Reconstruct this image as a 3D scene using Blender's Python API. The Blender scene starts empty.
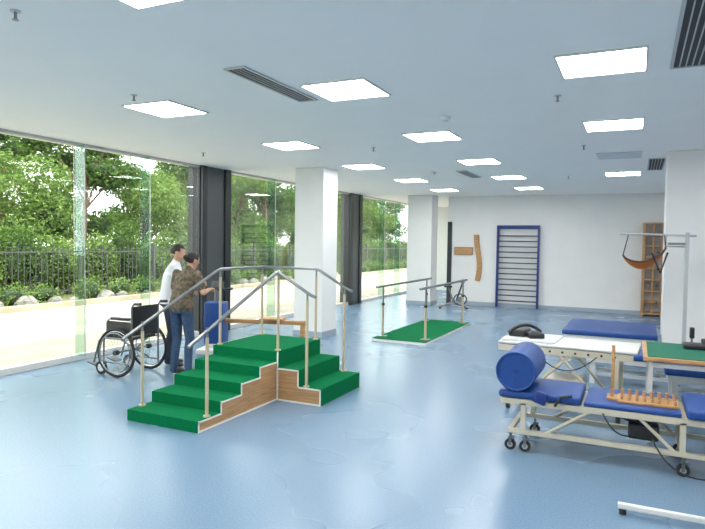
import bpy, bmesh, math, random
from mathutils import Vector, Matrix, Euler
random.seed(7)
S = bpy.context.scene
try:
    S.view_settings.view_transform = 'Standard'
    S.view_settings.look = 'None'
except Exception as e:
    print(e)

# ------------------------------------------------------------------ materials
def mat(name, col, rough=0.5, metal=0.0, var=0.0, vscale=20.0, bump=0.0, spec=0.5, stretch=None, col2=None):
    m = bpy.data.materials.new(name); m.use_nodes = True
    nt = m.node_tree; b = nt.nodes['Principled BSDF']
    b.inputs['Base Color'].default_value = (*col, 1)
    b.inputs['Roughness'].default_value = rough
    b.inputs['Metallic'].default_value = metal
    b.inputs['Specular IOR Level'].default_value = spec
    if var > 0 or bump > 0 or col2:
        tc = nt.nodes.new('ShaderNodeTexCoord'); mp = nt.nodes.new('ShaderNodeMapping')
        if stretch: mp.inputs['Scale'].default_value = stretch
        nz = nt.nodes.new('ShaderNodeTexNoise'); nz.inputs['Scale'].default_value = vscale
        nz.inputs['Detail'].default_value = 4
        nt.links.new(tc.outputs['Object'], mp.inputs[0]); nt.links.new(mp.outputs[0], nz.inputs['Vector'])
        rp = nt.nodes.new('ShaderNodeValToRGB')
        rp.color_ramp.elements[0].position = 0.35; rp.color_ramp.elements[1].position = 0.65
        c2 = col2 if col2 else tuple(min(1, c*(1+var)) for c in col)
        c1 = col if col2 else tuple(c*(1-var) for c in col)
        rp.color_ramp.elements[0].color = (*c1, 1); rp.color_ramp.elements[1].color = (*c2, 1)
        nt.links.new(nz.outputs['Fac'], rp.inputs[0]); nt.links.new(rp.outputs[0], b.inputs['Base Color'])
        if bump > 0:
            bp = nt.nodes.new('ShaderNodeBump'); bp.inputs['Strength'].default_value = bump
            bp.inputs['Distance'].default_value = 0.01
            nt.links.new(nz.outputs['Fac'], bp.inputs['Height']); nt.links.new(bp.outputs[0], b.inputs['Normal'])
    return m

def emis(name, col, st):
    m = bpy.data.materials.new(name); m.use_nodes = True
    b = m.node_tree.nodes['Principled BSDF']
    b.inputs['Base Color'].default_value = (*col, 1)
    b.inputs['Emission Color'].default_value = (*col, 1)
    b.inputs['Emission Strength'].default_value = st
    return m

def glassmat(name, tint=(0.95, 0.98, 0.96), refl=0.06):
    m = bpy.data.materials.new(name); m.use_nodes = True
    nt = m.node_tree; nt.nodes.clear()
    o = nt.nodes.new('ShaderNodeOutputMaterial'); mx = nt.nodes.new('ShaderNodeMixShader')
    t = nt.nodes.new('ShaderNodeBsdfTransparent'); t.inputs[0].default_value = (*tint, 1)
    g = nt.nodes.new('ShaderNodeBsdfGlossy'); g.inputs['Roughness'].default_value = 0.02
    lw = nt.nodes.new('ShaderNodeLayerWeight'); lw.inputs[0].default_value = 0.25
    mul = nt.nodes.new('ShaderNodeMath'); mul.operation = 'MULTIPLY'; mul.inputs[1].default_value = refl*4
    nt.links.new(lw.outputs['Fresnel'], mul.inputs[0]); nt.links.new(mul.outputs[0], mx.inputs[0])
    nt.links.new(t.outputs[0], mx.inputs[1]); nt.links.new(g.outputs[0], mx.inputs[2])
    nt.links.new(mx.outputs[0], o.inputs[0])
    return m

def leafmat(name, c1, c2):
    m = bpy.data.materials.new(name); m.use_nodes = True
    nt = m.node_tree; nt.nodes.clear()
    o = nt.nodes.new('ShaderNodeOutputMaterial'); mx = nt.nodes.new('ShaderNodeMixShader')
    d = nt.nodes.new('ShaderNodeBsdfDiffuse'); t = nt.nodes.new('ShaderNodeBsdfTranslucent')
    geo = nt.nodes.new('ShaderNodeNewGeometry'); rp = nt.nodes.new('ShaderNodeValToRGB')
    rp.color_ramp.elements[0].color = (*c1, 1); rp.color_ramp.elements[1].color = (*c2, 1)
    nt.links.new(geo.outputs['Random Per Island'], rp.inputs[0])
    nt.links.new(rp.outputs[0], d.inputs[0]); nt.links.new(rp.outputs[0], t.inputs[0])
    mx.inputs[0].default_value = 0.4
    nt.links.new(d.outputs[0], mx.inputs[1]); nt.links.new(t.outputs[0], mx.inputs[2])
    nt.links.new(mx.outputs[0], o.inputs[0])
    return m

M_wall = mat('wall_paint', (0.80, 0.79, 0.775), 0.7, var=0.012, vscale=3)
M_ceil = mat('ceiling_paint', (0.96, 0.92, 0.875), 0.8, var=0.008, vscale=2)
M_base = mat('baseboard_blue_grey', (0.34, 0.40, 0.47), 0.5)
M_green = mat('green_carpet', (0.0, 0.145, 0.05), 0.95, var=0.25, vscale=180, bump=0.4, spec=0.1)
M_wood = mat('light_wood', (0.42, 0.24, 0.11), 0.45, var=0.18, vscale=5, stretch=(1, 1, 14))
M_wood2 = mat('beech_wood', (0.46, 0.25, 0.10), 0.45, var=0.2, vscale=8, stretch=(1, 6, 6))
M_brown = mat('brown_wood', (0.28, 0.14, 0.06), 0.5, var=0.2, vscale=6, stretch=(6, 6, 1))
M_trim = mat('white_trim', (0.78, 0.77, 0.73), 0.4)
M_cream = mat('cream_enamel', (0.57, 0.52, 0.41), 0.35)
M_post = mat('beige_post', (0.52, 0.43, 0.29), 0.4)
M_white = mat('white_enamel', (0.70, 0.70, 0.68), 0.35)
M_grey = mat('grey_enamel', (0.42, 0.43, 0.44), 0.35)
M_steel = mat('brushed_steel', (0.25, 0.26, 0.27), 0.3, 0.9)
M_chrome = mat('chrome', (0.55, 0.55, 0.57), 0.15, 1.0)
M_blue = mat('blue_vinyl', (0.010, 0.058, 0.25), 0.45, var=0.08, vscale=30)
M_navy = mat('blue_paint', (0.012, 0.035, 0.20), 0.35)
M_dnavy = mat('dark_rung', (0.03, 0.04, 0.09), 0.4)
M_black = mat('black_plastic', (0.015, 0.015, 0.017), 0.45)
M_rub = mat('black_rubber', (0.02, 0.02, 0.02), 0.8)
M_dark = mat('dark_cladding', (0.030, 0.034, 0.038), 0.35, 0.2)
M_dark2 = mat('grey_cladding', (0.085, 0.09, 0.095), 0.35, 0.2)
M_fence = mat('fence_paint', (0.05, 0.055, 0.05), 0.6)
M_felt = mat('green_felt', (0.0, 0.13, 0.075), 0.9, var=0.1, vscale=100)
M_panel = emis('led_panel', (1.0, 0.99, 0.96), 27.0)
M_off = mat('unlit_panel', (0.62, 0.64, 0.66), 0.5)
M_vent = mat('vent_dark', (0.03, 0.03, 0.03), 0.6)
M_alu = mat('aluminium', (0.55, 0.56, 0.57), 0.4, 0.6)
M_glass = glassmat('window_glass')
M_fin = glassmat('glass_fin', (0.74, 0.86, 0.80), 0.06)
M_orange = mat('orange_fabric', (0.55, 0.15, 0.02), 0.8)
M_skin = mat('skin', (0.50, 0.28, 0.19), 0.55)
M_hair = mat('black_hair', (0.012, 0.010, 0.009), 0.6, var=0.3, vscale=60, bump=0.4)
M_shirtw = mat('white_shirt', (0.70, 0.71, 0.75), 0.8)
M_camo = mat('patterned_blouse', (0.028, 0.046, 0.020), 0.8, vscale=24, col2=(0.19, 0.115, 0.085))
M_jean = mat('blue_jeans', (0.033, 0.07, 0.14), 0.85, var=0.2, vscale=40)
M_dpants = mat('dark_trousers', (0.03, 0.04, 0.07), 0.85)
M_shoe = mat('dark_shoe', (0.05, 0.04, 0.04), 0.6)
M_eye = mat('eye_dark', (0.02, 0.015, 0.01), 0.2)
M_lip = mat('lips', (0.45, 0.16, 0.13), 0.5)
M_bark = mat('bark', (0.12, 0.08, 0.05), 0.9, var=0.3, vscale=12, bump=0.5)
M_leafA = leafmat('leaves_mid', (0.06, 0.13, 0.03), (0.26, 0.36, 0.11))
M_leafB = leafmat('leaves_dark', (0.035, 0.08, 0.02), (0.15, 0.24, 0.065))
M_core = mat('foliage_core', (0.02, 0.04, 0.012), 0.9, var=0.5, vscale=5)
M_pave = mat('pavement', (0.36, 0.315, 0.24), 0.85, var=0.15, vscale=1.2)
M_soil = mat('soil_grass', (0.10, 0.13, 0.04), 0.95, vscale=2.0, col2=(0.22, 0.18, 0.10))
M_rock = mat('garden_rock', (0.20, 0.19, 0.17), 0.9, var=0.3, vscale=6, bump=0.6)

# floor
M_floor = bpy.data.materials.new('blue_vinyl_floor'); M_floor.use_nodes = True
nt = M_floor.node_tree; b = nt.nodes['Principled BSDF']
tc = nt.nodes.new('ShaderNodeTexCoord')
n1 = nt.nodes.new('ShaderNodeTexNoise'); n1.inputs['Scale'].default_value = 70; n1.inputs['Detail'].default_value = 3
r1 = nt.nodes.new('ShaderNodeValToRGB')
r1.color_ramp.elements[0].position = .3; r1.color_ramp.elements[1].position = .7
r1.color_ramp.elements[0].color = (0.135, 0.225, 0.335, 1); r1.color_ramp.elements[1].color = (0.175, 0.272, 0.385, 1)
nt.links.new(tc.outputs['Object'], n1.inputs['Vector'])
nt.links.new(n1.outputs['Fac'], r1.inputs[0]); nt.links.new(r1.outputs[0], b.inputs['Base Color'])
n2 = nt.nodes.new('ShaderNodeTexNoise'); n2.inputs['Scale'].default_value = .7; n2.inputs['Detail'].default_value = 2
r2 = nt.nodes.new('ShaderNodeMapRange'); r2.inputs['To Min'].default_value = .24; r2.inputs['To Max'].default_value = .30
nt.links.new(tc.outputs['Object'], n2.inputs['Vector']); nt.links.new(n2.outputs['Fac'], r2.inputs['Value']); nt.links.new(r2.outputs[0], b.inputs['Roughness'])
b.inputs['Specular IOR Level'].default_value = 0.6

# ------------------------------------------------------------------ builder
class B:
    def __init__(s):
        s.v = []; s.f = []; s.m = []; s.sm = []; s.mats = []
    def mi(s, m):
        if m not in s.mats: s.mats.append(m)
        return s.mats.index(m)
    def add(s, vs, fs, m, smooth=False):
        o = len(s.v); k = s.mi(m)
        s.v += [tuple(v) for v in vs]
        for f in fs:
            s.f.append([i+o for i in f]); s.m.append(k); s.sm.append(smooth)
    def box(s, c, d, m, rot=None, bev=0.0):
        bm = bmesh.new(); bmesh.ops.create_cube(bm, size=1)
        for v in bm.verts: v.co = Vector((v.co.x*d[0], v.co.y*d[1], v.co.z*d[2]))
        if bev > 0:
            bmesh.ops.bevel(bm, geom=bm.edges[:], offset=min(bev, min(d)*.45), segments=3, affect='EDGES', profile=.5)
        R = Euler(rot).to_matrix() if rot else Matrix.Identity(3)
        bm.verts.ensure_lookup_table()
        vs = [R @ v.co + Vector(c) for v in bm.verts]
        fs = [[v.index for v in f.verts] for f in bm.faces]
        bm.free(); s.add(vs, fs, m, bev > 0)
    def bx(s, x0, x1, y0, y1, z0, z1, m, bev=0.0):
        s.box(((x0+x1)/2, (y0+y1)/2, (z0+z1)/2), (abs(x1-x0), abs(y1-y0), abs(z1-z0)), m, None, bev)
    def tube(s, pts, r, m, n=8, closed=False, rs=None):
        pts = [Vector(p) for p in pts]; k = len(pts); vs = []; fs = []
        t0 = (pts[1]-pts[0]).normalized()
        up = Vector((0, 0, 1)) if abs(t0.z) < .9 else Vector((1, 0, 0))
        nrm = t0.cross(up).normalized()
        for i in range(k):
            if closed: t = (pts[(i+1) % k]-pts[i-1]).normalized()
            elif i == 0: t = t0
            elif i == k-1: t = (pts[i]-pts[i-1]).normalized()
            else: t = ((pts[i+1]-pts[i]).normalized()+(pts[i]-pts[i-1]).normalized()).normalized()
            nrm = (nrm - t*nrm.dot(t)).normalized(); bn = t.cross(nrm)
            rr = rs[i] if rs else r
            for j in range(n):
                a = 2*math.pi*j/n
                vs.append(pts[i]+(nrm*math.cos(a)+bn*math.sin(a))*rr)
        for i in range(k if closed else k-1):
            i2 = (i+1) % k
            for j in range(n):
                j2 = (j+1) % n
                fs.append([i*n+j, i*n+j2, i2*n+j2, i2*n+j])
        s.add(vs, fs, m, True)
        if not closed:
            s.add(vs[:n], [list(range(n))[::-1]], m); s.add(vs[-n:], [list(range(n))], m)
    def cyl(s, a, b_, r, m, r2=None, n=14):
        s.tube([a, b_], r, m, n, rs=[r, r if r2 is None else r2])
    def ring(s, c, axis, R, r, m, n=36, k=8):
        axis = Vector(axis).normalized(); u = axis.orthogonal().normalized(); w = axis.cross(u)
        s.tube([Vector(c)+(u*math.cos(2*math.pi*i/n)+w*math.sin(2*math.pi*i/n))*R for i in range(n)], r, m, k, True)
    def sph(s, c, r, m, seg=14, rings=9, R=None):
        if not hasattr(r, '__len__'): r = (r, r, r)
        bm = bmesh.new(); bmesh.ops.create_uvsphere(bm, u_segments=seg, v_segments=rings, radius=1)
        vs = []
        for v in bm.verts:
            p = Vector((v.co.x*r[0], v.co.y*r[1], v.co.z*r[2]))
            if R: p = R @ p
            vs.append(p+Vector(c))
        bm.verts.index_update()
        fs = [[v.index for v in f.verts] for f in bm.faces]; bm.free()
        s.add(vs, fs, m, True)
    def obj(s, name, origin=(0, 0, 0), rz=0.0, world=True):
        me = bpy.data.meshes.new(name)
        o = Vector(origin) if world else Vector((0, 0, 0))
        me.from_pydata([Vector(v)-o for v in s.v], [], s.f)
        for m in s.mats: me.materials.append(m)
        me.polygons.foreach_set('material_index', s.m)
        me.polygons.foreach_set('use_smooth', s.sm)
        me.update()
        ob = bpy.data.objects.new(name, me); S.collection.objects.link(ob)
        ob.location = origin; ob.rotation_euler = (0, 0, rz)
        return ob

def arc(p0, p1, p2, n=6):
    p0, p1, p2 = Vector(p0), Vector(p1), Vector(p2)
    return [(1-t)**2*p0+2*t*(1-t)*p1+t*t*p2 for t in [i/n for i in range(n+1)]]

# ------------------------------------------------------------------ room shell
H = 3.0
q = B(); q.bx(-7.15, 4.5, -3, 21, -.12, 0, M_floor); q.obj('floor')
q = B(); q.bx(-7.3, 4.7, -3.2, 21.2, H, H+.25, M_ceil); q.obj('ceiling')
q = B(); q.bx(-4.80, 4.5, 16.4, 16.6, 0, H, M_wall); q.obj('wall_back')
q = B(); q.bx(4.5, 4.7, -3.2, 21.2, 0, H, M_wall); q.obj('wall_right')
q = B(); q.bx(-7.3, 4.5, -3.2, -3, 0, H, M_wall); q.obj('wall_front')
q = B(); q.bx(-4.80, -4.65, 16.6, 21, 0, H, M_wall); q.obj('wall_passage')
q = B(); q.bx(-7.3, 4.5, 21, 21.2, 0, H, M_wall); q.obj('wall_far')
q = B(); q.bx(-4.62, 4.5, 16.385, 16.4, 0, .10, M_base); q.obj('baseboard_back')
q = B(); q.bx(-4.80, -4.68, 16.36, 16.4, 0, 2.3, M_dark); q.obj('trim_1')

def pillar(x0, x1, y0, y1):
    q = B(); q.bx(x0, x1, y0, y1, 0, H-.001, M_wall, 0.012)
    q.bx(x0-.008, x1+.008, y0-.008, y1+.008, 0, .10, M_base)
    q.sm = [False]*len(q.sm)
    q.obj('pillar', ((x0+x1)/2, (y0+y1)/2, 0))
pillar(-5.55, -4.97, 9.29, 9.84)
pillar(-5.74, -5.04, 15.65, 16.2)
pillar(0.35, 0.97, 9.29, 9.90)

# dark clad columns on the glass line
def dcol(y0, y1):
    q = B()
    q.bx(-7.2, -6.93, y0, y1, 0, H-.001, M_dark2)
    q.bx(-6.95, -6.90, y0-.01, y0+.12, 0, H-.001, M_dark)
    q.bx(-6.95, -6.90, y1-.16, y1+.01, 0, H-.001, M_dark)
    q.bx(-7.2, -6.95, y0-.03, y0, 0, H-.001, M_dark)
    q.obj('dark_column', (-7, (y0+y1)/2, 0))
dcol(8.42, 9.22); dcol(14.5, 15.2)

def window(name, y0, y1, fins):
    q = B()
    ys = [y0]+fins+[y1]
    for a, c in zip(ys[:-1], ys[1:]):
        q.bx(-7.01, -6.998, a+.006, c-.006, .08, H-.04, M_glass)
    for f in fins:
        q.bx(-6.99, -6.80, f-.006, f+.006, .08, H-.04, M_fin)
        q.bx(-6.803, -6.798, f-.006, f+.006, .08, H-.04, M_alu)
    q.bx(-7.05, -6.95, y0, y1, 0, .08, M_trim)
    q.bx(-7.05, -6.95, y0, y1, H-.04, H-.001, M_alu)
    q.obj(name, (-7, (y0+y1)/2, 0))
window('window_1', -3, 8.39, [-1.95, -.65, .65, 1.95, 3.25, 4.55, 5.84, 7.05])
window('window_2', 9.22, 14.47, [10.6, 11.9, 13.2])
window('window_3', 15.2, 21, [16.6, 17.9, 19.2])

# ------------------------------------------------------------------ ceiling items
def lamp(x, y, on=True):
    q = B(); h = .28
    q.bx(x-h, x+h, y-h, y+h, H-.012, H-.002, M_panel if on else M_off)
    e = .015
    for (a, b_, c, d) in ((x-h-e, x+h+e, y-h-e, y-h), (x-h-e, x+h+e, y+h, y+h+e), (x-h-e, x-h, y-h, y+h), (x+h, x+h+e, y-h, y+h)):
        q.bx(a, b_, c, d, H-.016, H-.001, M_white)
    q.obj('ceiling_panel_light', (x, y, H))
for cx in (-.26, -2.28, -4.28):
    for i, cy in enumerate((-.15, 2.28, 4.65, 7.05, 9.45, 11.85, 14.25)):
        if cx == -.26 and i == 6: continue
        lamp(cx, cy, not (cx == -.26 and i == 4))
for cy in (-.15, 2.25, 4.65, 7.05, 9.45, 11.85, 14.25):
    lamp(2.2, cy)

def vent(x0, x1, y0, y1):
    q = B(); t = .02; Z = H-.001
    q.bx(x0, x1, y0, y1, H-.006, Z, M_vent)
    q.bx(x0-t, x0, y0-t, y1+t, H-.014, Z, M_alu); q.bx(x1, x1+t, y0-t, y1+t, H-.014, Z, M_alu)
    q.bx(x0, x1, y0-t, y0, H-.014, Z, M_alu); q.bx(x0, x1, y1, y1+t, H-.014, Z, M_alu)
    k = max(2, int((x1-x0)/.035))
    for i in range(1, k):
        xx = x0+(x1-x0)*i/k
        q.bx(xx-.004, xx+.004, y0, y1, H-.013, H-.004, M_alu)
    q.obj('air_vent', ((x0+x1)/2, (y0+y1)/2, H))
vent(-2.85, -2.70, 3.75, 4.85); vent(.20, .40, 3.2, 4.95); vent(.14, .34, 9.95, 11.4); vent(-2.95, -2.8, 10.6, 11.7)
def sprinkler(x, y):
    q = B(); q.cyl((x, y, H-.008), (x, y, H-.001), .030, M_alu); q.cyl((x, y, H-.05), (x, y, H-.005), .009, M_steel)
    q.cyl((x, y, H-.055), (x, y, H-.05), .018, M_steel); q.obj('fire_sprinkler', (x, y, H))
for p in ((-3.27, 2.33), (-.66, 5.52), (-4.15, 4.1), (-3.3, 7.6), (-.66, 8.4), (-5.9, 7.2), (-1.2, 12.0)): sprinkler(*p)
def smoke(x, y):
    q = B(); q.cyl((x, y, H-.03), (x, y, H-.001), .04, M_white, .055); q.cyl((x, y, H-.045), (x, y, H-.03), .025, M_off); q.obj('smoke_detector', (x, y, H))
smoke(-1.82, 6.04); smoke(-3.4, 10.6)

# ------------------------------------------------------------------ training stairs
q = B()
X0, X1 = -4.26, -3.43; Y0, Y1, Y2 = 4.14, 5.40, 6.35; HP = .52
r = HP/5; dt = (Y1-Y0)/4; c = .010
for i in range(4):
    a = Y0+i*dt; z = r*(i+1)
    q.bx(X0, X1, a, a+dt, 0, z-c, M_wood)
    q.bx(X0-.002, X1+.002, a-c, a+dt-c, z-c, z, M_green)
    q.bx(X0-.002, X1+.002, a-c, a, z-r, z-c, M_green)
q.bx(X0, X1, Y1, Y2, 0, HP-c, M_wood)
q.bx(X0-.002, X1+c, Y1-c, Y2+.002, HP-c, HP, M_green)
q.bx(X0-.002, X1+.002, Y1-c, Y1, HP-r, HP-c, M_green)
r2 = HP/3; XE = -2.90; dx = (XE-X1)/2
for i, z in enumerate((2*r2, r2)):
    a = X1+i*dx
    q.bx(a, a+dx, Y1, Y2, 0, z-c, M_wood)
    q.bx(a+c, a+dx+c, Y1-.002, Y2+.002, z-c, z, M_green)
    q.bx(a, a+c, Y1-.002, Y2+.002, z, z+r2-c, M_green)
q.bx(XE, XE+c, Y1-.002, Y2+.002, 0, r2-c, M_green)
w = .016; t = .006
for xs, sgn in ((X1, 1), (X0, -1)):
    xa, xb = (xs, xs+t) if sgn > 0 else (xs-t, xs)
    for i in range(4):
        a = Y0+i*dt; z = r*(i+1)
        q.bx(xa, xb, a-w/2, a+w/2, z-r, z, M_trim)
        q.bx(xa, xb, a-w/2, a+dt+w/2, z-w-.004, z-.004, M_trim)
    q.bx(xa, xb, Y0, Y1, 0, w, M_trim)
q.bx(X0-t, X0, Y1, Y2, HP-w, HP, M_trim)
for ys, sgn in ((Y1, -1), (Y2, 1)):
    ya, yb = (ys-t, ys) if sgn < 0 else (ys, ys+t)
    q.bx(X1+t, X1+t+w, ya, yb, 0, HP, M_trim)
    for i, z in enumerate((2*r2, r2)):
        a = X1+i*dx
        q.bx(a+c, a+dx+c, ya, yb, z-w, z, M_trim)
        q.bx(a+dx+c-w, a+dx+c, ya, yb, z-r2, z, M_trim)
    q.bx(X1, XE, ya, yb, 0, w, M_trim)
xl, xr = X0+.03, X1-.03; yn, yf = Y1+.03, Y2-.04; RT = HP+.85; pr = .015; rr = .017
def post(x, y, z0, z1):
    q.cyl((x, y, z0), (x, y, z1-.09), pr, M_post); q.cyl((x, y, z1-.10), (x, y, z1), pr*.7, M_steel)
    q.cyl((x, y, z0), (x, y, z0+.012), .032, M_post)
for x in (xl, xr):
    post(x, Y0+.15, r, .91)
    post(x, yn+.04, HP, RT)
    q.tube([(x, Y0-.10, .77), (x, Y0-.06, .79), (x, Y1+.0, RT-.02), (x, Y1+.08, RT)] + ([(x, yf, RT)] if x == xl else []), rr, M_steel)
post(xl, yf, HP, RT)
post(xr, yf, HP, RT)
q.tube([(xl, yf, RT), (X1-.05, yf, RT), (X1+.02, yf, RT-.02), (XE-.14, yf, 1.14), (XE-.08, yf, 1.12)], rr, M_steel)
q.tube([(xr, yn+.03, RT), (X1+.02, yn, RT-.02), (XE-.14, yn, 1.14), (XE-.08, yn, 1.12)], rr, M_steel)
for y in (yn, yf): post(XE-.18, y, r2, 1.17)
q.obj('training_stairs', (-3.8, 5.3, 0))

# ------------------------------------------------------------------ parallel bars
q = B(); a0, a1, b0, b1 = -4.08, -3.10, 9.45, 12.35
q.bx(a0, a1, b0, b1, 0, .04, M_trim); q.bx(a0+.01, a1-.01, b0+.01, b1-.01, .04, .055, M_green)
for x in (a0+.1, a1-.1):
    for y in (b0+.25, b1-.25):
        q.bx(x-.07, x+.07, y-.07, y+.07, .055, .065, M_steel)
        q.cyl((x, y, .06), (x, y, .62), .022, M_post); q.cyl((x, y, .6), (x, y, .92), .015, M_steel)
        q.cyl((x, y, .6), (x, y, .64), .03, M_black)
    q.tube([(x, b0-.05, .935), (x, b1+.05, .935)], .021, M_steel, 10)
q.obj('parallel_bars', ((a0+a1)/2, (b0+b1)/2, 0))

# ------------------------------------------------------------------ wall bars etc. on back wall
q = B(); xa, xb = -3.38, -2.32; yb = 16.38
for x in (xa, xb):
    q.bx(x-.025, x+.025, yb-.14, yb-.02, 0.0, 2.2, M_navy, .006)
for i in range(13):
    z = .18+i*.145
    q.cyl((xa, yb-.08, z), (xb, yb-.08, z), .017, M_dnavy)
q.cyl((xa, yb-.15, 2.12), (xb, yb-.15, 2.12), .02, M_navy)
q.bx(xa, xb, yb-.10, yb-.06, 2.14, 2.2, M_navy)
for x in (xa, xb):
    for z in (.4, 1.9): q.bx(x-.02, x+.02, yb-.03, yb+.018, z-.03, z+.03, M_steel)
q.obj('wall_bars', (-2.85, 16.3, 0))

q = B()
pts = [(-3.93+.05*math.sin(i/12*math.pi*1.6), 16.31, .68+i*.105) for i in range(13)]
for p0, p1 in zip(pts[:-1], pts[1:]):
    q.box(((p0[0]+p1[0])/2, 16.36, (p0[2]+p1[2])/2), (.13, .06, .112), M_wood2, (0, math.atan2(p1[0]-p0[0], .105), 0))
q.obj('curved_shoulder_board', (-3.9, 16.36, .68))
q = B(); q.bx(-4.60, -4.08, 16.36, 16.398, 1.38, 1.60, M_brown); q.bx(-4.58, -4.10, 16.352, 16.36, 1.40, 1.58, M_wood2)
q.obj('framed_notice', (-4.33, 16.38, 1.5))

# wooden wall rack on the right of back wall
q = B(); xa, xb = .16, .58
for x in (xa, xb): q.bx(x-.03, x+.03, 16.10, 16.38, 0, 2.26, M_wood2, .005)
q.bx((xa+xb)/2-.02, (xa+xb)/2+.02, 16.2, 16.3, 0, 2.24, M_wood2)
for i in range(9): q.bx(xa, xb, 16.12, 16.36, .05+i*.273, .08+i*.273, M_wood2)
for i in range(5):
    q.cyl((xa+.11, 16.02, .35+i*.4), (xa+.11, 16.33, .35+i*.4), .02, M_brown)
    q.cyl((xb-.11, 16.02, .35+i*.4), (xb-.11, 16.33, .35+i*.4), .02, M_black)
q.obj('wooden_exercise_rack', (.36, 16.2, 0))

# exercise bike near back
q = B()
q.bx(-.45, -.39, -.22, .22, 0, .05, M_black); q.bx(.39, .45, -.22, .22, 0, .05, M_black)
q.tube([(-.42, 0, .05), (0, 0, .22), (.42, 0, .05)], .025, M_steel)
q.ring((.22, 0, .32), (0, 1, 0), .2, .02, M_black); q.cyl((.22, -.03, .32), (.22, .03, .32), .10, M_steel, n=24)
q.tube([(0, 0, .22), (-.15, 0, .75)], .025, M_steel); q.box((-.17, 0, .79), (.26, .18, .07), M_black, None, .03)
q.tube([(.1, 0, .28), (.28, 0, .92)], .025, M_black)
q.tube([(.15, -.22, 1.0), (.3, -.2, .93), (.3, .2, .93), (.15, .22, 1.0)], .015, M_black)
q.box((.3, 0, 1.0), (.05, .16, .12), M_black, (0, -.5, 0), .01)
q.cyl((0, -.15, .28), (0, .15, .28), .02, M_steel); q.box((.08, -.17, .2), (.1, .08, .02), M_black); q.box((-.08, .17, .36), (.1, .08, .02), M_black)
ob = q.obj('exercise_bike', (-4.30, 15.3, 0), .35, world=False); ob.scale = (.82, .82, .72)

# ------------------------------------------------------------------ treatment beds (right side)
def caster(q, x, y, z0=0.0, R=.045):
    q.cyl((x, y-.014, R+z0), (x, y+.014, R+z0), R, M_rub, n=20)
    q.cyl((x, y-.017, R+z0), (x, y+.017, R+z0), R*.5, M_alu, n=14)
    q.box((x+.01, y, R*2+z0+.012), (.05, .042, .015), M_steel)
    for s_ in (-1, 1): q.box((x, y+s_*.019, R+z0+.025), (.022, .004, .065), M_steel)
    q.cyl((x, y, 2*R+z0), (x, y, 2*R+.05+z0), .012, M_steel)

q = B()
ya, yb_ = 4.98, 5.58
q.bx(-1.00, -.36, ya, yb_, .44, .50, M_blue, .02)
q.bx(-.34, .34, ya+.03, yb_, .43, .47, M_blue, .015)
q.bx(.37, .96, ya-.02, yb_, .44, .51, M_blue, .02)
for y in (ya+.04, yb_-.04):
    q.bx(-.98, .95, y-.02, y+.02, .385, .43, M_cream)
    q.bx(-.92, .80, y-.018, y+.018, .145, .18, M_cream)
    for x in (-.80, .35): q.bx(x-.02, x+.02, y-.02, y+.02, .16, .40, M_cream)
    q.tube([(-.62, y, .17), (-.28, y, .40)], .014, M_cream); q.tube([(.05, y, .40), (.30, y, .17)], .014, M_cream)
    for x in (-.78, .36): caster(q, x, y+.0)
    caster(q, -.90, y+.0) if y < 5.3 else None
for x in (-.97, -.36, .36, .93): q.bx(x-.018, x+.018, ya+.03, yb_-.03, .39, .425, M_cream)
for x in (-.90, .35, .78): q.bx(x-.018, x+.018, ya+.03, yb_-.03, .147, .178, M_cream)
q.bx(-.02, .20, 5.10, 5.26, .20, .32, M_black, .02)
q.tube([(.1, 5.18, .30), (-.25, 5.25, .40)], .025, M_black)
q.tube(arc((.15, 5.02, .25), (.25, 4.9, .02), (.5, 4.95, .02), 8), .006, M_black)
q.tube(arc((-.2, 5.0, .4), (-.1, 4.92, .22), (.02, 5.08, .24), 8), .006, M_black)
q.box((-.66, 4.965, .47), (.10, .03, .10), M_navy, (0, .3, 0), .01)
q.tube([(-.55, 4.96, .42), (-.50, 4.94, .50), (-.42, 4.94, .52)], .012, M_black)
q.obj('treatment_bed', (0, 5.28, 0))

q = B()
q.cyl((-.86, 4.96, .665), (-.86, 5.52, .665), .16, M_blue, n=36)
for y in (4.955, 5.525): q.ring((-.86, y, .665), (0, 1, 0), .152, .009, M_blue)
q.cyl((-.86, 4.95, .665), (-.86, 4.96, .665), .02, M_navy)
q.obj('bolster_roll', (-.86, 5.25, .5))

q = B()
q.bx(-.10, .33, 5.10, 5.36, .472, .492, M_wood2, .004)
for i in range(8):
    for j in range(3):
        hgt = .03+.018*((i*3+j*5) % 3)
        q.cyl((-.07+i*.053, 5.14+j*.09, .49), (-.07+i*.053, 5.14+j*.09, .49+hgt), .011, M_wood if (i+j) % 2 else M_wood2, n=10)
q.bx(-.155, -.13, 5.22, 5.25, .472, .90, M_wood2, .003)
q.bx(-.18, -.10, 5.16, 5.32, .472, .488, M_wood2)
q.obj('peg_board', (.1, 5.25, .47))

# cream traction bed behind
q = B()
q.bx(-.66, .66, -.31, .31, .67, .70, M_white, .012)
q.bx(-.64, -.1, -.28, .28, .70, .72, M_off, .010)
for y in (-.28, .28):
    q.bx(-.66, .62, y-.02, y+.02, .60, .665, M_cream); q.bx(-.6, .55, y-.018, y+.018, .10, .14, M_cream)
    for x in (-.52, .48): q.bx(x-.02, x+.02, y-.02, y+.02, .12, .60, M_cream)
    q.tube([(-.42, y, .13), (.05, y, .60)], .015, M_cream); q.tube([(.38, y, .13), (-.05, y, .60)], .015, M_cream)
    for x in (-.55, .5): q.cyl((x, y, 0), (x, y, .11), .022, M_rub)
for i in range(9): q.cyl((-.5+i*.12, -.303, .632), (-.5+i*.12, -.30, .632), .012, M_black)
for x in (-.5, .46): q.bx(x-.018, x+.018, -.28, .28, .10, .14, M_cream)
q.bx(-.2, .15, -.2, .2, .2, .34, M_cream, .02)
q.box((-.52, .05, .755), (.18, .30, .07), M_black, None, .02)
q.tube(arc((-.60, -.12, .76), (-.45, 0, .92), (-.32, .15, .76)), .018, M_black)
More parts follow.
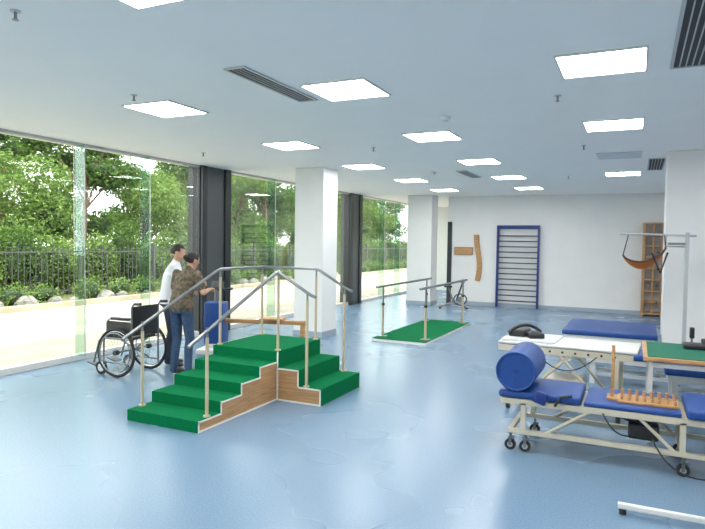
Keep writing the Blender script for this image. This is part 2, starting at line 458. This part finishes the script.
q.box((-.34, -.05, .745), (.16, .18, .06), M_black, (0, 0, .5), .02)
q.tube(arc((-.3, -.3, .65), (0, -.42, .3), (.3, -.32, .62), 12), .006, M_black)
q.obj('traction_bed', (-.60, 6.55, 0), -.05, world=False)

# green felt table
q = B()
x0, x1, y0, y1 = .08, 1.05, 5.70, 6.65
q.bx(x0, x1, y0, y1, .715, .75, M_wood2, .006); q.bx(x0+.035, x1-.035, y0+.035, y1-.035, .750, .756, M_felt)
for x in (x0+.06, x1-.06):
    for y in (y0+.06, y1-.06): q.bx(x-.018, x+.018, y-.018, y+.018, 0, .715, M_white)
for y in (y0+.06, y1-.06): q.bx(x0+.06, x1-.06, y-.012, y+.012, .66, .70, M_white)
for x in (x0+.06, x1-.06): q.bx(x-.012, x+.012, y0+.06, y1-.06, .18, .21, M_white)
q.obj('felt_top_table', (.55, 6.2, 0))
q = B()
q.bx(.42, .66, 6.28, 6.48, .757, .80, M_black, .01); q.cyl((.49, 6.38, .80), (.49, 6.38, .93), .010, M_steel); q.box((.49, 6.38, .90), (.04, .05, .10), M_black, None, .008)
q.cyl((.60, 6.38, .80), (.60, 6.38, .85), .035, M_dark2)
q.obj('hand_exerciser', (.51, 6.38, .757))

def matbed(name, x0, x1, y0, y1, h, th, frame=M_white):
    q = B()
    q.bx(x0, x1, y0, y1, h-th, h, M_blue, .02)
    q.bx(x0+.03, x1-.03, y0+.03, y1-.03, h-th-.06, h-th, frame)
    for x in (x0+.1, x1-.1):
        for y in (y0+.1, y1-.1): q.bx(x-.03, x+.03, y-.03, y+.03, 0, h-th-.05, frame)
    q.bx(x0+.1, x1-.1, y0+.09, y0+.11, .1, .14, frame); q.bx(x0+.1, x1-.1, y1-.11, y1-.09, .1, .14, frame)
    q.obj(name, ((x0+x1)/2, (y0+y1)/2, 0))
matbed('therapy_mat_table', .30, 1.7, 6.95, 7.65, .45, .08)
matbed('therapy_mat_table', -.95, .30, 9.2, 10.7, .47, .07)
matbed('therapy_mat_table', -.55, 1.3, 7.85, 8.35, .40, .07)

# sling suspension frame
q = B(); cx, cy = .58, 8.72
q.bx(cx-.022, cx+.022, cy-.022, cy+.022, .05, 1.88, M_grey)
q.bx(cx-.30, cx+.30, cy-.02, cy+.02, .05, .09, M_grey); q.bx(cx-.02, cx+.02, cy-.20, cy+.30, .05, .09, M_grey)
for x, y in ((cx-.28, cy), (cx+.28, cy), (cx, cy+.28), (cx, cy-.18)): q.cyl((x, y, 0), (x, y, .05), .025, M_rub)
q.tube([(cx+.10, cy, 1.84), (cx-.78, cy, 1.86)], .014, M_grey)
q.tube([(cx, cy, 1.70), (cx-.24, cy, 1.70), (cx-.24, cy, 1.86)], .012, M_grey)
q.bx(cx-.22, cx-.02, cy-.05, cy+.05, 1.72, 1.75, M_steel)
n = 14
def zc(s_): return 1.57-.20*math.sin(math.pi*s_)**.8+.10*s_
vs = []; fs = []
for i in range(n+1):
    s_ = i/n; xx = cx-.74+.50*s_
    for k in range(7):
        u_ = (k-3)/3; vs.append((xx, cy+.13*u_, zc(s_)-.02+.10*u_*u_*(.25+.75*math.sin(math.pi*s_))))
for i in range(n):
    for k in range(6):
        a = i*7+k; fs.append([a, a+1, a+8, a+7])
q.add(vs, fs, M_orange, True)
for y in (0, 6): q.tube([vs[i*7+y] for i in range(n+1)], .008, M_black)
for i in (0, n):
    for y in (0, 6): q.tube([vs[i*7+y], (vs[i*7+y][0]+(.06 if i == 0 else -.02), cy, 1.85)], .006, M_black)
q.tube([(cx-.40, cy-.15, 1.62), (cx-.30, cy-.16, 1.36), (cx-.22, cy-.1, 1.62)], .014, M_black)
q.obj('sling_suspension_frame', (cx, cy, 0))

# base of a rolling table at the bottom right
q = B(); y0 = 4.13
for y in (y0, y0-.5): q.bx(-.06, .95, y-.018, y+.018, .035, .07, M_white, .006)
q.bx(.82, .87, y0-.5, y0, .04, .07, M_white)
for x in (-.03, .9):
    for y in (y0, y0-.5): q.cyl((x, y, 0), (x, y, .036), .022, M_rub)
q.bx(.81, .88, y0-.29, y0-.21, .07, .72, M_white); q.bx(.76, 1.35, y0-.5, y0, .72, .75, M_wood2, .008)
q.obj('overbed_table', (.8, 3.88, 0))

# ------------------------------------------------------------------ training machine behind stairs
q = B()
q.box((0, 0, .50), (.28, .26, .60), M_blue, None, .02); q.box((0, 0, .10), (.42, .50, .08), M_white, None, .02)
q.bx(-.12, .12, -.1, .1, .12, .26, M_white)
q.tube([(0, 0, .8), (0, .0, .98)], .03, M_steel)
q.tube([(-.26, -.05, 1.0), (-.12, .0, .98), (.12, .0, .98), (.26, -.05, 1.0)], .018, M_black)
q.box((0, .05, 1.04), (.18, .04, .10), M_dark2, (-.4, 0, 0), .01)
q.bx(.13, 1.36, -.03, .03, .50, .56, M_wood2, .01); q.bx(1.26, 1.32, -.03, .03, 0, .5, M_wood2); q.bx(1.1, 1.46, -.2, .2, 0, .03, M_white)
q.box((.85, 0, .58), (.34, .26, .03), M_wood2, None, .01)
q.obj('rehabilitation_trainer', (-5.50, 7.02, 0), .30, world=False)

# ------------------------------------------------------------------ wheelchair (faces -X)
q = B(); R = .30
for y, sd in ((-.28, -1), (.28, 1)):
    q.ring((0, y, R), (0, 1, 0), R-.015, .017, M_rub, 48); q.ring((0, y, R), (0, 1, 0), R-.037, .007, M_chrome, 48)
    q.ring((0, y+sd*.03, R), (0, 1, 0), R-.055, .007, M_steel, 48)
    q.cyl((0, y-.03, R), (0, y+.03, R), .028, M_black)
    for k in range(18):
        a = k*math.pi/9; q.tube([(0, y, R), ((R-.035)*math.cos(a), y, R+(R-.035)*math.sin(a))], .002, M_steel, 5)
    yi = y-sd*.05
    q.tube([(.20, yi, .12), (.20, yi, .86), (.23, yi, .90), (.31, yi, .91)], .012, M_steel)
    q.tube([(.24, yi, .905), (.34, yi, .91)], .018, M_black)
    q.tube([(.20, yi, .46), (-.25, yi, .46), (-.33, yi, .42), (-.42, yi, .14)], .012, M_steel)
    q.tube([(.20, yi, .16), (-.25, yi, .16), (-.25, yi, .46)], .012, M_steel)
    q.tube([(.20, yi, .70), (-.16, yi, .70), (-.20, yi, .66), (-.20, yi, .46)], .011, M_steel)
    q.box((.02, yi, .715), (.30, .05, .03), M_black, None, .01)
    q.box((.0, yi, .58), (.36, .008, .20), M_black)
    q.cyl((-.29, yi-.012, .085), (-.29, yi+.012, .085), .085, M_rub, n=22); q.cyl((-.29, yi-.014, .085), (-.29, yi+.014, .085), .05, M_alu, n=18)
    q.tube([(-.29, yi+.02, .085), (-.26, yi+.02, .19), (-.25, yi, .2)], .008, M_steel)
    q.box((-.47, yi-sd*.07, .11), (.15, .13, .012), M_black, (0, .25, 0), .004)
q.box((-.03, 0, .47), (.42, .42, .035), M_black, None, .012)
q.box((.195, 0, .69), (.02, .44, .36), M_black, None, .008)
q.tube([(.05, -.22, .18), (.05, .22, .44)], .010, M_steel); q.tube([(.05, -.22, .44), (.05, .22, .18)], .010, M_steel)
q.cyl((0, -.28, R), (0, .28, R), .010, M_steel)
q.obj('wheelchair', (-5.72, 5.64, 0), .03, world=False)

# ------------------------------------------------------------------ people
def person(name, loc, rz, H_, top, bottom, J, female=False, sleeve=.95):
    s_ = H_/1.62
    segs = []
    def L(a, b_, ra, rb, m): segs.append((Vector(J[a]), Vector(J[b_]), ra, rb, m))
    t = B()
    def capsule(a, b_, ra, rb, sx=1):
        k = 7; pts = []; rs = []
        d = (b_-a); ln = d.length
        if ln < 1e-6: t.sph(a, ra, M_skin); return
        d.normalize()
        for i in range(4): an = i/4*math.pi/2; pts.append(a-d*ra*math.cos(an)); rs.append(max(.003, ra*math.sin(an)))
        for i in range(k+1): pts.append(a+d*ln*i/k); rs.append(ra+(rb-ra)*i/k)
        for i in range(4): an = (i+1)/4*math.pi/2; pts.append(b_+d*rb*math.sin(an)); rs.append(max(.003, rb*math.cos(an)))
        t.tube(pts, 1, M_skin, 16, rs=rs)
    for sd in ('L', 'R'):
        L('hip'+sd, 'knee'+sd, .086, .058, bottom); L('knee'+sd, 'calf'+sd, .056, .056, bottom); L('calf'+sd, 'ankle'+sd, .056, .046, bottom)
        L('ankle'+sd, 'ball'+sd, .038, .040, M_shoe); L('ball'+sd, 'toe'+sd, .038, .028, M_shoe)
        sh, el, wr = Vector(J['sh'+sd]), Vector(J['el'+sd]), Vector(J['wr'+sd])
        mid = sh.lerp(el, sleeve)
        segs.append((sh, mid, .056, .050, top)); segs.append((mid, el, .040, .036, M_skin)); segs.append((el, wr, .037, .024, M_skin))
        segs.append((Vector(J['chest']), sh, .08, .055, top))
    segs.append((Vector(J['neckb']), Vector(J['head'])-Vector((0, 0, .05)), .050, .046, M_skin))
    for sg in segs: capsule(*sg[:4])
    pel, wai, che, nb = [Vector(J[k]) for k in ('pelvis', 'waist', 'chest', 'neckb')]
    fw = .93 if female else 1.0
    prof = [(pel-Vector((0, 0, .10)), .150, .105), (pel-Vector((0, 0, .02)), .172*(1.02 if female else .96), .125), (pel.lerp(wai, .6), .155, .115), (wai, .148, .112),
            (wai.lerp(che, .5), .158*fw, .118), (che, .172*fw, .118), (che.lerp(nb, .5), .150*fw, .095), (nb.lerp(che, .12), .08, .065), (nb, .055, .055)]
    n = 24; vs = []; fs = []
    for c0, rx, ry in prof:
        for j in range(n):
            a = 2*math.pi*j/n; vs.append(c0+Vector((rx*math.cos(a), ry*math.sin(a), 0)))
    for i in range(len(prof)-1):
        for j in range(n): fs.append([i*n+j, i*n+(j+1) % n, (i+1)*n+(j+1) % n, (i+1)*n+j])
    fs.append(list(range(n))[::-1]); fs.append([(len(prof)-1)*n+j for j in range(n)])
    t.add(vs, fs, M_skin)
    tor = []
    for (c0, rx, ry), (c1, rx1, ry1) in zip(prof[:-1], prof[1:]): tor.append((c0, c1, (rx+ry)/2, (rx1+ry1)/2, top))
    hc = Vector(J['head']); HR = Euler(J['headrot']).to_matrix()
    def hp(x, y, z): return hc+HR @ Vector((x, y, z))
    t.sph(hp(0, -.008, .018), (.074, .092, .088), M_skin, 20, 14, HR)
    t.sph(hp(0, .022, -.048), (.056, .062, .062), M_skin, 18, 12, HR)
    t.sph(hp(0, .082, -.012), (.011, .020, .018), M_skin, 10, 8, HR)
    t.sph(hp(0, .078, .004), (.009, .012, .026), M_skin, 10, 8, HR)
    t.sph(hp(0, .072, -.086), (.020, .016, .014), M_skin, 10, 8, HR)
    for x in (-1, 1): t.sph(hp(x*.075, -.006, -.008), (.010, .019, .031), M_skin, 10, 8, HR)
    tmp = t.obj(name+'_tmp')
    md = tmp.modifiers.new('r', 'REMESH'); md.mode = 'VOXEL'; md.voxel_size = .011
    sm = tmp.modifiers.new('s', 'SMOOTH'); sm.factor = .5; sm.iterations = 4
    dg = bpy.context.evaluated_depsgraph_get(); dg.update()
    me = bpy.data.meshes.new_from_object(tmp.evaluated_get(dg))
    bpy.data.objects.remove(tmp)
    vs = [v.co.copy() for v in me.vertices]
    groups = {}
    headseg = (hc+Vector((0, 0, -.05)), hc+Vector((0, 0, .03)), .085, .085, M_skin)
    allseg = segs+tor+[headseg]
    for p in me.polygons:
        c0 = p.center; best = 1e9; bm_ = M_skin
        for (a, b_, ra, rb, m) in allseg:
            d = b_-a; l2 = d.length_squared
            u = 0 if l2 < 1e-9 else max(0, min(1, (c0-a).dot(d)/l2))
            dist = (c0-(a+d*u)).length-(ra+(rb-ra)*u)
            if dist < best: best = dist; bm_ = m
        hem = J['pelvis'][2]-.07
        if bm_ in (top, bottom) and abs(c0.x) < .24:
            if c0.z < hem and bm_ == top and c0.z > .3: bm_ = bottom
            elif c0.z >= hem and bm_ == bottom: bm_ = top
        groups.setdefault(bm_.name, (bm_, []))[1].append(list(p.vertices))
    q = B(); q.v = [tuple(v) for v in vs]
    for m, fl in groups.values():
        k = q.mi(m)
        for f in fl: q.f.append(f); q.m.append(k); q.sm.append(True)
    for x in (-1, 1):
        q.sph(hp(x*.030, .0745, .008), (.012, .008, .006), M_shirtw, 10, 8, HR); q.sph(hp(x*.030, .0795, .008), (.005, .005, .005), M_eye, 8, 6, HR)
        q.sph(hp(x*.031, .079, .028), (.016, .005, .0035), M_hair, 8, 6, HR)
    q.sph(hp(0, .080, -.052), (.022, .007, .007), M_lip, 10, 6, HR)
    bm = bmesh.new(); bmesh.ops.create_uvsphere(bm, u_segments=32, v_segments=24, radius=1)
    kill = []
    for v in bm.verts:
        x, y, z = v.co
        lim = .42 if y > .45 else (-.05 if y > -.15 else (-.75 if female else -.50))
        if z < lim: kill.append(v)
    bmesh.ops.delete(bm, geom=kill, context='VERTS')
    bm.verts.index_update()
    rnd = random.Random(3)
    hv = []
    for v in bm.verts:
        k = 1+rnd.uniform(-.012, .012)
        yy = v.co.y*(.100 if v.co.y < 0 else .095)
        hv.append(hp(v.co.x*.079*k, -.010+yy*k, .019+v.co.z*.097))
    hf = [[v.index for v in f.verts] for f in bm.faces]; bm.free()
    q.add(hv, hf, M_hair, True)
    if female: q.sph(hp(0, -.112, .0), (.034, .030, .034), M_hair, 14, 10, HR)
    for sd, sg in (('L', -1), ('R', 1)):
        wr = Vector(J['wr'+sd]); el = Vector(J['el'+sd]); d = (wr-el).normalized()
        side = Vector((1, 0, 0)) * sg; side = (side-d*side.dot(d)).normalized(); nrm = Vector((0, 0, -1)); nrm = (nrm-d*nrm.dot(d)).normalized()
        pc = wr+d*.045
        Rm = Matrix((side, d, nrm)).transposed()
        q.sph(pc, (.038, .052, .016), M_skin, 14, 10, Rm)
        for k, ln in enumerate((.060, .074, .080, .070)):
            b0_ = wr+d*.082+side*(.027-.018*k)
            p1 = b0_+d*ln*.45+nrm*.008; p2 = p1+d*ln*.25+nrm*ln*.28; p3 = p2-d*ln*.02+nrm*ln*.30
            q.tube([b0_-d*.012, p1, p2, p3], .008, M_skin, 8, rs=[.009, .0085, .008, .006])
        tb = wr+d*.025-side*.028
        q.tube([tb, tb-side*.022+d*.028+nrm*.006, tb-side*.018+d*.050+nrm*.022], .009, M_skin, 8, rs=[.012, .010, .007])
    ob = q.obj(name, loc, rz, world=False); ob.scale = (s_,)*3
    return ob

JW = dict(hipL=(-.085, 0, .86), hipR=(.085, 0, .86), kneeL=(-.09, .03, .46), kneeR=(.095, .05, .46), calfL=(-.092, .0, .33), calfR=(.10, .02, .33),
          ankleL=(-.095, -.03, .075), ankleR=(.11, .0, .075), ballL=(-.105, .08, .04), ballR=(.125, .11, .04), toeL=(-.11, .15, .03), toeR=(.135, .18, .03),
          pelvis=(0, -.01, .90), waist=(0, .02, 1.03), chest=(0, .08, 1.21), neckb=(0, .135, 1.345), head=(.01, .195, 1.445), headrot=(-.45, 0, -.3),
          shL=(-.165, .10, 1.285), shR=(.165, .10, 1.285), elL=(-.24, .13, 1.05), elR=(.28, .08, 1.06), wrL=(-.19, .34, 1.04), wrR=(.19, .31, 1.08))
person('standing_woman', (-5.08, 5.80, 0), .0, 1.60, M_camo, M_jean, JW, female=True, sleeve=.75)
JM = dict(JW); JM.update(head=(0, .12, 1.50), headrot=(-.25, 0, -.1), neckb=(0, .08, 1.375), chest=(0, .045, 1.22), waist=(0, .01, 1.04),
          shL=(-.18, .06, 1.31), shR=(.18, .06, 1.31), elL=(-.24, .12, 1.06), elR=(.22, .16, 1.08), wrL=(-.15, .34, 1.10), wrR=(.12, .36, 1.10))
person('standing_man', (-5.66, 6.22, 0), -.95, 1.64, M_shirtw, M_dpants, JM, sleeve=.7)

# ------------------------------------------------------------------ outdoors
q = B(); q.bx(-12.8, -7.16, -12, 60, -.10, -.03, M_pave); q.obj('outdoor_pavement')
q = B(); q.bx(-60, -12.96, -30, 90, -.12, -.04, M_soil); q.obj('outdoor_ground')
q = B(); q.bx(-12.96, -12.8, -12, 60, -.10, .10, M_pave); q.obj('outdoor_kerb')
q = B()
y = -8.0
while y < 55:
    q.bx(-14.510, -14.490, y-.008, y+.008, .1, 1.45, M_fence); y += .17
q.bx(-14.515, -14.485, -8, 55, .2, .235, M_fence); q.bx(-14.515, -14.485, -8, 55, 1.28, 1.315, M_fence)
y = -8.0
while y < 55: q.bx(-14.54, -14.46, y-.04, y+.04, -.04, 1.55, M_fence); y += 2.9
q.obj('iron_fence', (-14.5, 20, 0))

def foliage(q, blobs, n, size, m, core=None):
    tot = sum(b_[1][0]*b_[1][2] for b_ in blobs)
    vs = []; fs = []
    for c0, rad in blobs:
        k = int(n*rad[0]*rad[2]/tot)
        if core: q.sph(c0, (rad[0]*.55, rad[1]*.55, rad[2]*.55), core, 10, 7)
        for _ in range(k):
            v = Vector((random.gauss(0, 1), random.gauss(0, 1), random.gauss(0, 1))).normalized()*(random.uniform(.25, 1)**.45)*random.uniform(.9, 1.08)
            p = Vector((c0[0]+v.x*rad[0], c0[1]+v.y*rad[1], c0[2]+v.z*rad[2]))
            a = Vector((random.gauss(0, 1), random.gauss(0, 1), random.gauss(0, .6))).normalized()
            b_ = a.orthogonal().normalized(); b_.rotate(Matrix.Rotation(random.uniform(0, 6.28), 3, a))
            s0 = size*random.uniform(.6, 1.3); o = len(vs)
            vs += [p-a*s0*.5, p+b_*s0*.24, p+a*s0*.5, p-b_*s0*.24]; fs.append([o, o+1, o+2, o+3])
    q.add(vs, fs, m)
def tree_mesh(k, m, hgt, core):
    q = B(); rnd = random.Random(k)
    q.tube([(0, 0, -.1), (.08, .05, hgt*.25), (0, .12, hgt*.5), (.1, 0, hgt*.75)], .1, M_bark, 9, rs=[.15, .11, .08, .03])
    blobs = []
    for i in range(12):
        a = rnd.uniform(0, 6.28); rr_ = rnd.uniform(.5, 1.7); z = rnd.uniform(.30, .95)*hgt
        c0 = (rr_*math.cos(a), rr_*math.sin(a), z)
        q.tube([(0, .08, z*.65), (c0[0]*.5, c0[1]*.5, z*.85), c0], .03, M_bark, 6, rs=[.05, .03, .01])
        blobs.append((c0, (rnd.uniform(.7, 1.15), rnd.uniform(.7, 1.15), rnd.uniform(.45, .8))))
    foliage(q, blobs, 9500, .15, m, core)
    return q.obj('tree')
T = [tree_mesh(1, M_leafA, 5.6, None), tree_mesh(2, M_leafB, 6.2, M_core), tree_mesh(3, M_leafA, 5.0, None), tree_mesh(4, M_leafB, 5.8, None)]
def bush_mesh(k, m, sz):
    q = B(); rnd = random.Random(k+50); blobs = []
    for i in range(6): blobs.append(((rnd.uniform(-.5, .5), rnd.uniform(-.5, .5), rnd.uniform(.3, .75)*sz), (rnd.uniform(.4, .6), rnd.uniform(.4, .6), rnd.uniform(.4, .6)*sz)))
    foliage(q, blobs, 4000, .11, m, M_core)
    for i in range(5): q.tube([(0, 0, -.05), (rnd.uniform(-.4, .4), rnd.uniform(-.4, .4), .6)], .02, M_bark, 5)
    return q.obj('bush')
Bs = [bush_mesh(1, M_leafA, 1.3), bush_mesh(2, M_leafA, 1.5), bush_mesh(3, M_leafB, 1.8)]
belt = bpy.data.objects.new('roadside_greenery', None); S.collection.objects.link(belt)
for o in T+Bs: o.parent = belt
def place(src, name, x, y, s_, first=[set()]):
    if src.name not in first[0]:
        first[0].add(src.name); o = src
    else:
        o = bpy.data.objects.new(name, src.data); S.collection.objects.link(o); o.parent = belt
    o.location = (x, y, -.03); o.rotation_euler = (0, 0, random.uniform(0, 6.28)); o.scale = (s_, s_, s_*random.uniform(.9, 1.1))
y = 1.0; i = 0
while y < 46:
    place(T[i % 4], 'tree', -17.8+random.uniform(-.4, .4), y, random.uniform(.85, 1.05)); y += random.uniform(2.5, 3.3); i += 1
y = 3.0
while y < 56:
    place(T[(i*3) % 4], 'tree', -23+random.uniform(-1, 1), y, random.uniform(1.0, 1.3)); y += random.uniform(3.2, 4.4); i += 1
y = 0.0
while y < 52:
    place(Bs[i % 3], 'bush', -15.95, y, random.uniform(.95, 1.15)); y += random.uniform(1.1, 1.6); i += 1
q = B(); rnd = random.Random(5)
for k in range(26):
    yy = 6+k*.9+rnd.uniform(-.3, .3); rr0 = rnd.uniform(.10, .24)
    bm = bmesh.new(); bmesh.ops.create_icosphere(bm, subdivisions=2, radius=1)
    vs = [(-13.55+v.co.x*rr0*rnd.uniform(.85, 1.1), yy+v.co.y*rr0*1.4*rnd.uniform(.85, 1.1), -.04+max(0, v.co.z*rr0*1.1+.05)) for v in bm.verts]
    bm.verts.index_update(); fs = [[v.index for v in f.verts] for f in bm.faces]; bm.free(); q.add(vs, fs, M_rock)
blobs = [((-13.75, 6+k*1.15+rnd.uniform(-.4, .4), .22), (.38, .55, rnd.uniform(.25, .55))) for k in range(30)]
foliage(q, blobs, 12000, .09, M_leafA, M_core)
q.obj('rock_border_planting', (-13.6, 18, 0))

# ------------------------------------------------------------------ light
W = bpy.data.worlds.new('World'); S.world = W; W.use_nodes = True
bg = W.node_tree.nodes['Background']; bg.inputs[0].default_value = (0.99, 0.99, 1.0, 1); bg.inputs[1].default_value = 5.4
sl = bpy.data.lights.new('sun', 'SUN'); sl.energy = 5.0; sl.angle = .02; sl.color = (1, .95, .86)
so = bpy.data.objects.new('sun', sl); S.collection.objects.link(so)
so.rotation_euler = Vector((-.5, .35, -1.0)).to_track_quat('-Z', 'Y').to_euler(); so.location = (10, -5, 20)

# ------------------------------------------------------------------ camera
yaw = math.radians(25.3); p = math.radians(2.17); th = math.radians(.85)
f = Vector((-math.sin(yaw)*math.cos(p), math.cos(yaw)*math.cos(p), -math.sin(p)))
r0 = Vector((math.cos(yaw), math.sin(yaw), 0)); u0 = r0.cross(f)
r_ = r0*math.cos(th)+u0*math.sin(th); u_ = u0*math.cos(th)-r0*math.sin(th)
cd = bpy.data.cameras.new('camera'); cd.lens = 600/705*36; cd.sensor_width = 36; cd.clip_end = 300
co = bpy.data.objects.new('camera', cd); S.collection.objects.link(co)
Rm = Matrix((r_, u_, -f)).transposed().to_4x4(); Rm.translation = Vector((0, 0, 1.7))
co.matrix_world = Rm
S.camera = co
